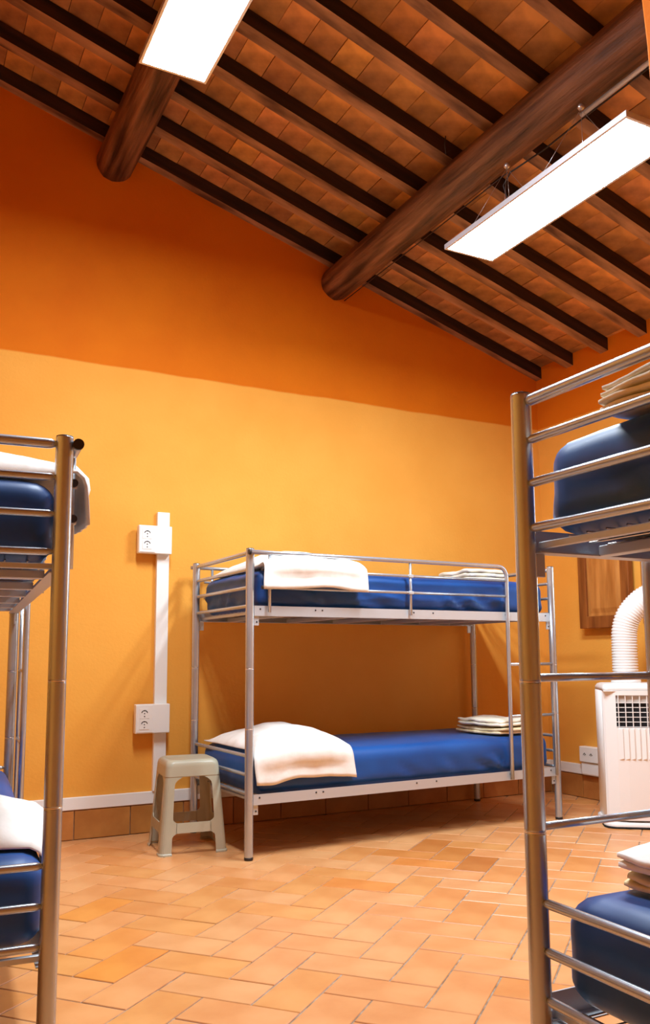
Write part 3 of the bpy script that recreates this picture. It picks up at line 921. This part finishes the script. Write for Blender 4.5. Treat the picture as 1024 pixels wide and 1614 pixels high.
# ------------------------------------------------------------------ portable air conditioner
def make_ac():
    nang = math.radians(233)
    nx_, ny_ = math.cos(nang), math.sin(nang)
    # local frame: +x = to the viewer's right along the front, -y = front normal
    rz = nang + PI / 2
    wx, dy, hz = .335, .36, .80
    lf = Vector((2.045, -.285))
    ex = Vector((math.cos(rz), math.sin(rz)))
    c = lf + ex * (wx / 2) - Vector((nx_, ny_)) * (dy / 2)
    root = empty('air_conditioner', (c.x, c.y, 0), rz, label='white portable air conditioner with a ribbed hose in the right corner', cat='air conditioner')
    def rr(hx, hy, rc, z, n=8):
        out = []
        for sx, sy, a0 in ((1, 1, 0), (-1, 1, PI / 2), (-1, -1, PI), (1, -1, 3 * PI / 2)):
            for q in range(n):
                t_ = a0 + PI / 2 * q / (n - 1)
                out.append((sx * (hx - rc) + rc * math.cos(t_), sy * (hy - rc) + rc * math.sin(t_), z))
        return out
    def loft(rings, name, m):
        mb = MB(); n = len(rings[0])
        vs = [p for a in rings for p in a]
        fs = [(i * n + k, i * n + (k + 1) % n, (i + 1) * n + (k + 1) % n, (i + 1) * n + k) for i in range(len(rings) - 1) for k in range(n)]
        mb.add(vs, fs, True); mb.f += [tuple(reversed(range(n))), tuple((len(rings) - 1) * n + k for k in range(n))]; mb.sm += [False, False]
        return mb.build(name, m, root)
    hx, hy = wx / 2, dy / 2
    # front opening of the grille: body is built of a rear shell and a front panel with a hole
    gx0, gx1, gz0, gz1 = -hx + .068, hx - .045, .555, .735
    mb = MB()
    loft([rr(hx - .004, hy - .03, .03, z_) if False else [(x, max(y, -hy + .045), z) for x, y, z in rr(hx, hy, .035, z_)] for z_ in (.035, .5, hz - .04)], 'body', M['ac'])
    loft([rr(hx, hy, .035, hz - .04), rr(hx - .002, hy - .002, .035, hz - .02), rr(hx - .012, hy - .012, .035, hz - .006), rr(hx - .03, hy - .03, .03, hz)], 'top_cover', M['ac'])
    # front panel with bowed surface and grille hole
    fp = MB(); xs = sorted(set([-hx + .0, -hx + .012, gx0, gx1, hx - .012, hx] + [gx0 + (gx1 - gx0) * i / 4 for i in range(1, 4)])); zs = [.045, .10, .22, .40, gz0, gz1, hz - .04]
    def fy(x): return -hy - .012 + .05 * (abs(x) / hx) ** 4 * .9
    idx = {}
    vs = []
    for a, x in enumerate(xs):
        for b_, z in enumerate(zs): idx[a, b_] = len(vs); vs.append((x, fy(x), z))
    fs = []
    for a in range(len(xs) - 1):
        for b_ in range(len(zs) - 1):
            if xs[a] >= gx0 - 1e-6 and xs[a + 1] <= gx1 + 1e-6 and zs[b_] >= gz0 - 1e-6 and zs[b_ + 1] <= gz1 + 1e-6: continue
            fs.append((idx[a, b_], idx[a + 1, b_], idx[a + 1, b_ + 1], idx[a, b_ + 1]))
    # return edges
    fp.add(vs, fs, False)
    fp.box(-hx, -hx + .003, fy(hx), -hy + .05, .045, hz - .04); fp.box(hx - .003, hx, fy(hx), -hy + .05, .045, hz - .04)
    fp.box(-hx + .003, hx - .003, -hy - .0, -hy + .045, .045, .048); fp.box(-hx + .003, hx - .003, -hy - .008, -hy + .045, hz - .043, hz - .0402)
    fp.build('front_panel', M['ac'], root)
    MB().box(gx0, gx1, -hy + .020, -hy + .030, gz0, gz1).build('grille_recess', M['hole'], root)
    mb = MB()
    mb.box(gx0 - .0, gx1, -hy + .006, -hy + .02, gz1 - .045, gz1)
    mb.build('air_flap', mat('beige_flap', (.55, .50, .45), .5), root)
    gr = MB()
    for i in range(6):
        x = gx0 + (gx1 - gx0) * (i + .35) / 5.7
        gr.box(x - .0022, x + .0022, -hy - .008, -hy + .004, gz0, gz1)
    for i in range(6):
        z = gz0 + .004 + (gz1 - gz0 - .045) * i / 5
        gr.box(gx0, gx1, -hy - .004, -hy + .002, z - .0018, z + .0018)
    gr.build('grille', M['ac'], root)
    fl = MB()
    nfl = 7
    for i in range(nfl):
        x = gx0 + .004 + (gx1 - gx0 - .008) * (i + .5) / nfl
        ww = (gx1 - gx0) / nfl * .5 - .001
        vs = [(x - ww, fy(x) + .003, .375), (x + ww, fy(x) + .003, .375), (x + ww, fy(x) + .003, gz0 - .004), (x - ww, fy(x) + .003, gz0 - .004),
              (x + ww * .75, fy(x) - .009, .385), (x + ww * .75, fy(x) - .009, gz0 - .008)]
        fl.add(vs, [(0, 4, 5, 3), (4, 1, 2, 5), (0, 1, 4), (3, 5, 2)])
    fl.build('ribbed_panel', M['ac'], root)
    MB().box(-.02, .035, -hy + .02, -hy + .0305, hz - .0135, hz - .002, .002).build('control_panel', mat('grey_panel', (.3, .3, .33), .4), root)
    loft([rr(hx + .012, hy + .016, .07, .0), rr(hx + .016, hy + .020, .07, .010), rr(hx + .014, hy + .018, .07, .030), rr(hx, hy, .05, .036)], 'base', M['ac'])
    loft([rr(hx + .0175, hy + .0215, .07, .0), rr(hx + .0175, hy + .0215, .07, .012)], 'base_trim', M['hole'])
    # hose (built in world directions, converted to local)
    wp = [Vector((2.315, -.205, .80)), Vector((2.315, -.205, 1.0)), Vector((2.32, -.21, 1.12)), Vector((2.345, -.235, 1.21)), Vector((2.41, -.28, 1.29)), Vector((2.50, -.335, 1.335)), Vector((2.62, -.40, 1.36)), Vector((2.80, -.47, 1.37))]
    dense = []
    def cr_(p0, p1, p2, p3, t_):
        return .5 * ((2 * p1) + (-p0 + p2) * t_ + (2 * p0 - 5 * p1 + 4 * p2 - p3) * t_ ** 2 + (-p0 + 3 * p1 - 3 * p2 + p3) * t_ ** 3)
    ext = [wp[0] * 2 - wp[1]] + wp + [wp[-1] * 2 - wp[-2]]
    for i in range(1, len(ext) - 2):
        for k in range(40): dense.append(cr_(ext[i - 1], ext[i], ext[i + 1], ext[i + 2], k / 40))
    dense.append(wp[-1])
    acc = [0]
    for a, b_ in zip(dense, dense[1:]): acc.append(acc[-1] + (b_ - a).length)
    step = .0055; pts = []; s_ = 0; i = 0
    while s_ < acc[-1]:
        while acc[i + 1] < s_: i += 1
        t_ = (s_ - acc[i]) / max(acc[i + 1] - acc[i], 1e-9); pts.append(dense[i].lerp(dense[i + 1], t_)); s_ += step
    inv = Matrix.Rotation(-rz, 3, 'Z')
    loc = Vector((c.x, c.y, 0))
    mb = MB().tube([inv @ (p - loc) for p in pts], .075, 20, rfun=lambda i: .0755 if i % 3 else .068)
    mb.build('exhaust_hose', M['ac'], root)
    loft([[(x + (inv @ (wp[0] - loc)).x, y + (inv @ (wp[0] - loc)).y, z) for x, y, z in rr(.085, .085, .084, z_)] for z_ in (hz - .004, hz + .03)], 'hose_collar', M['ac'])
make_ac()
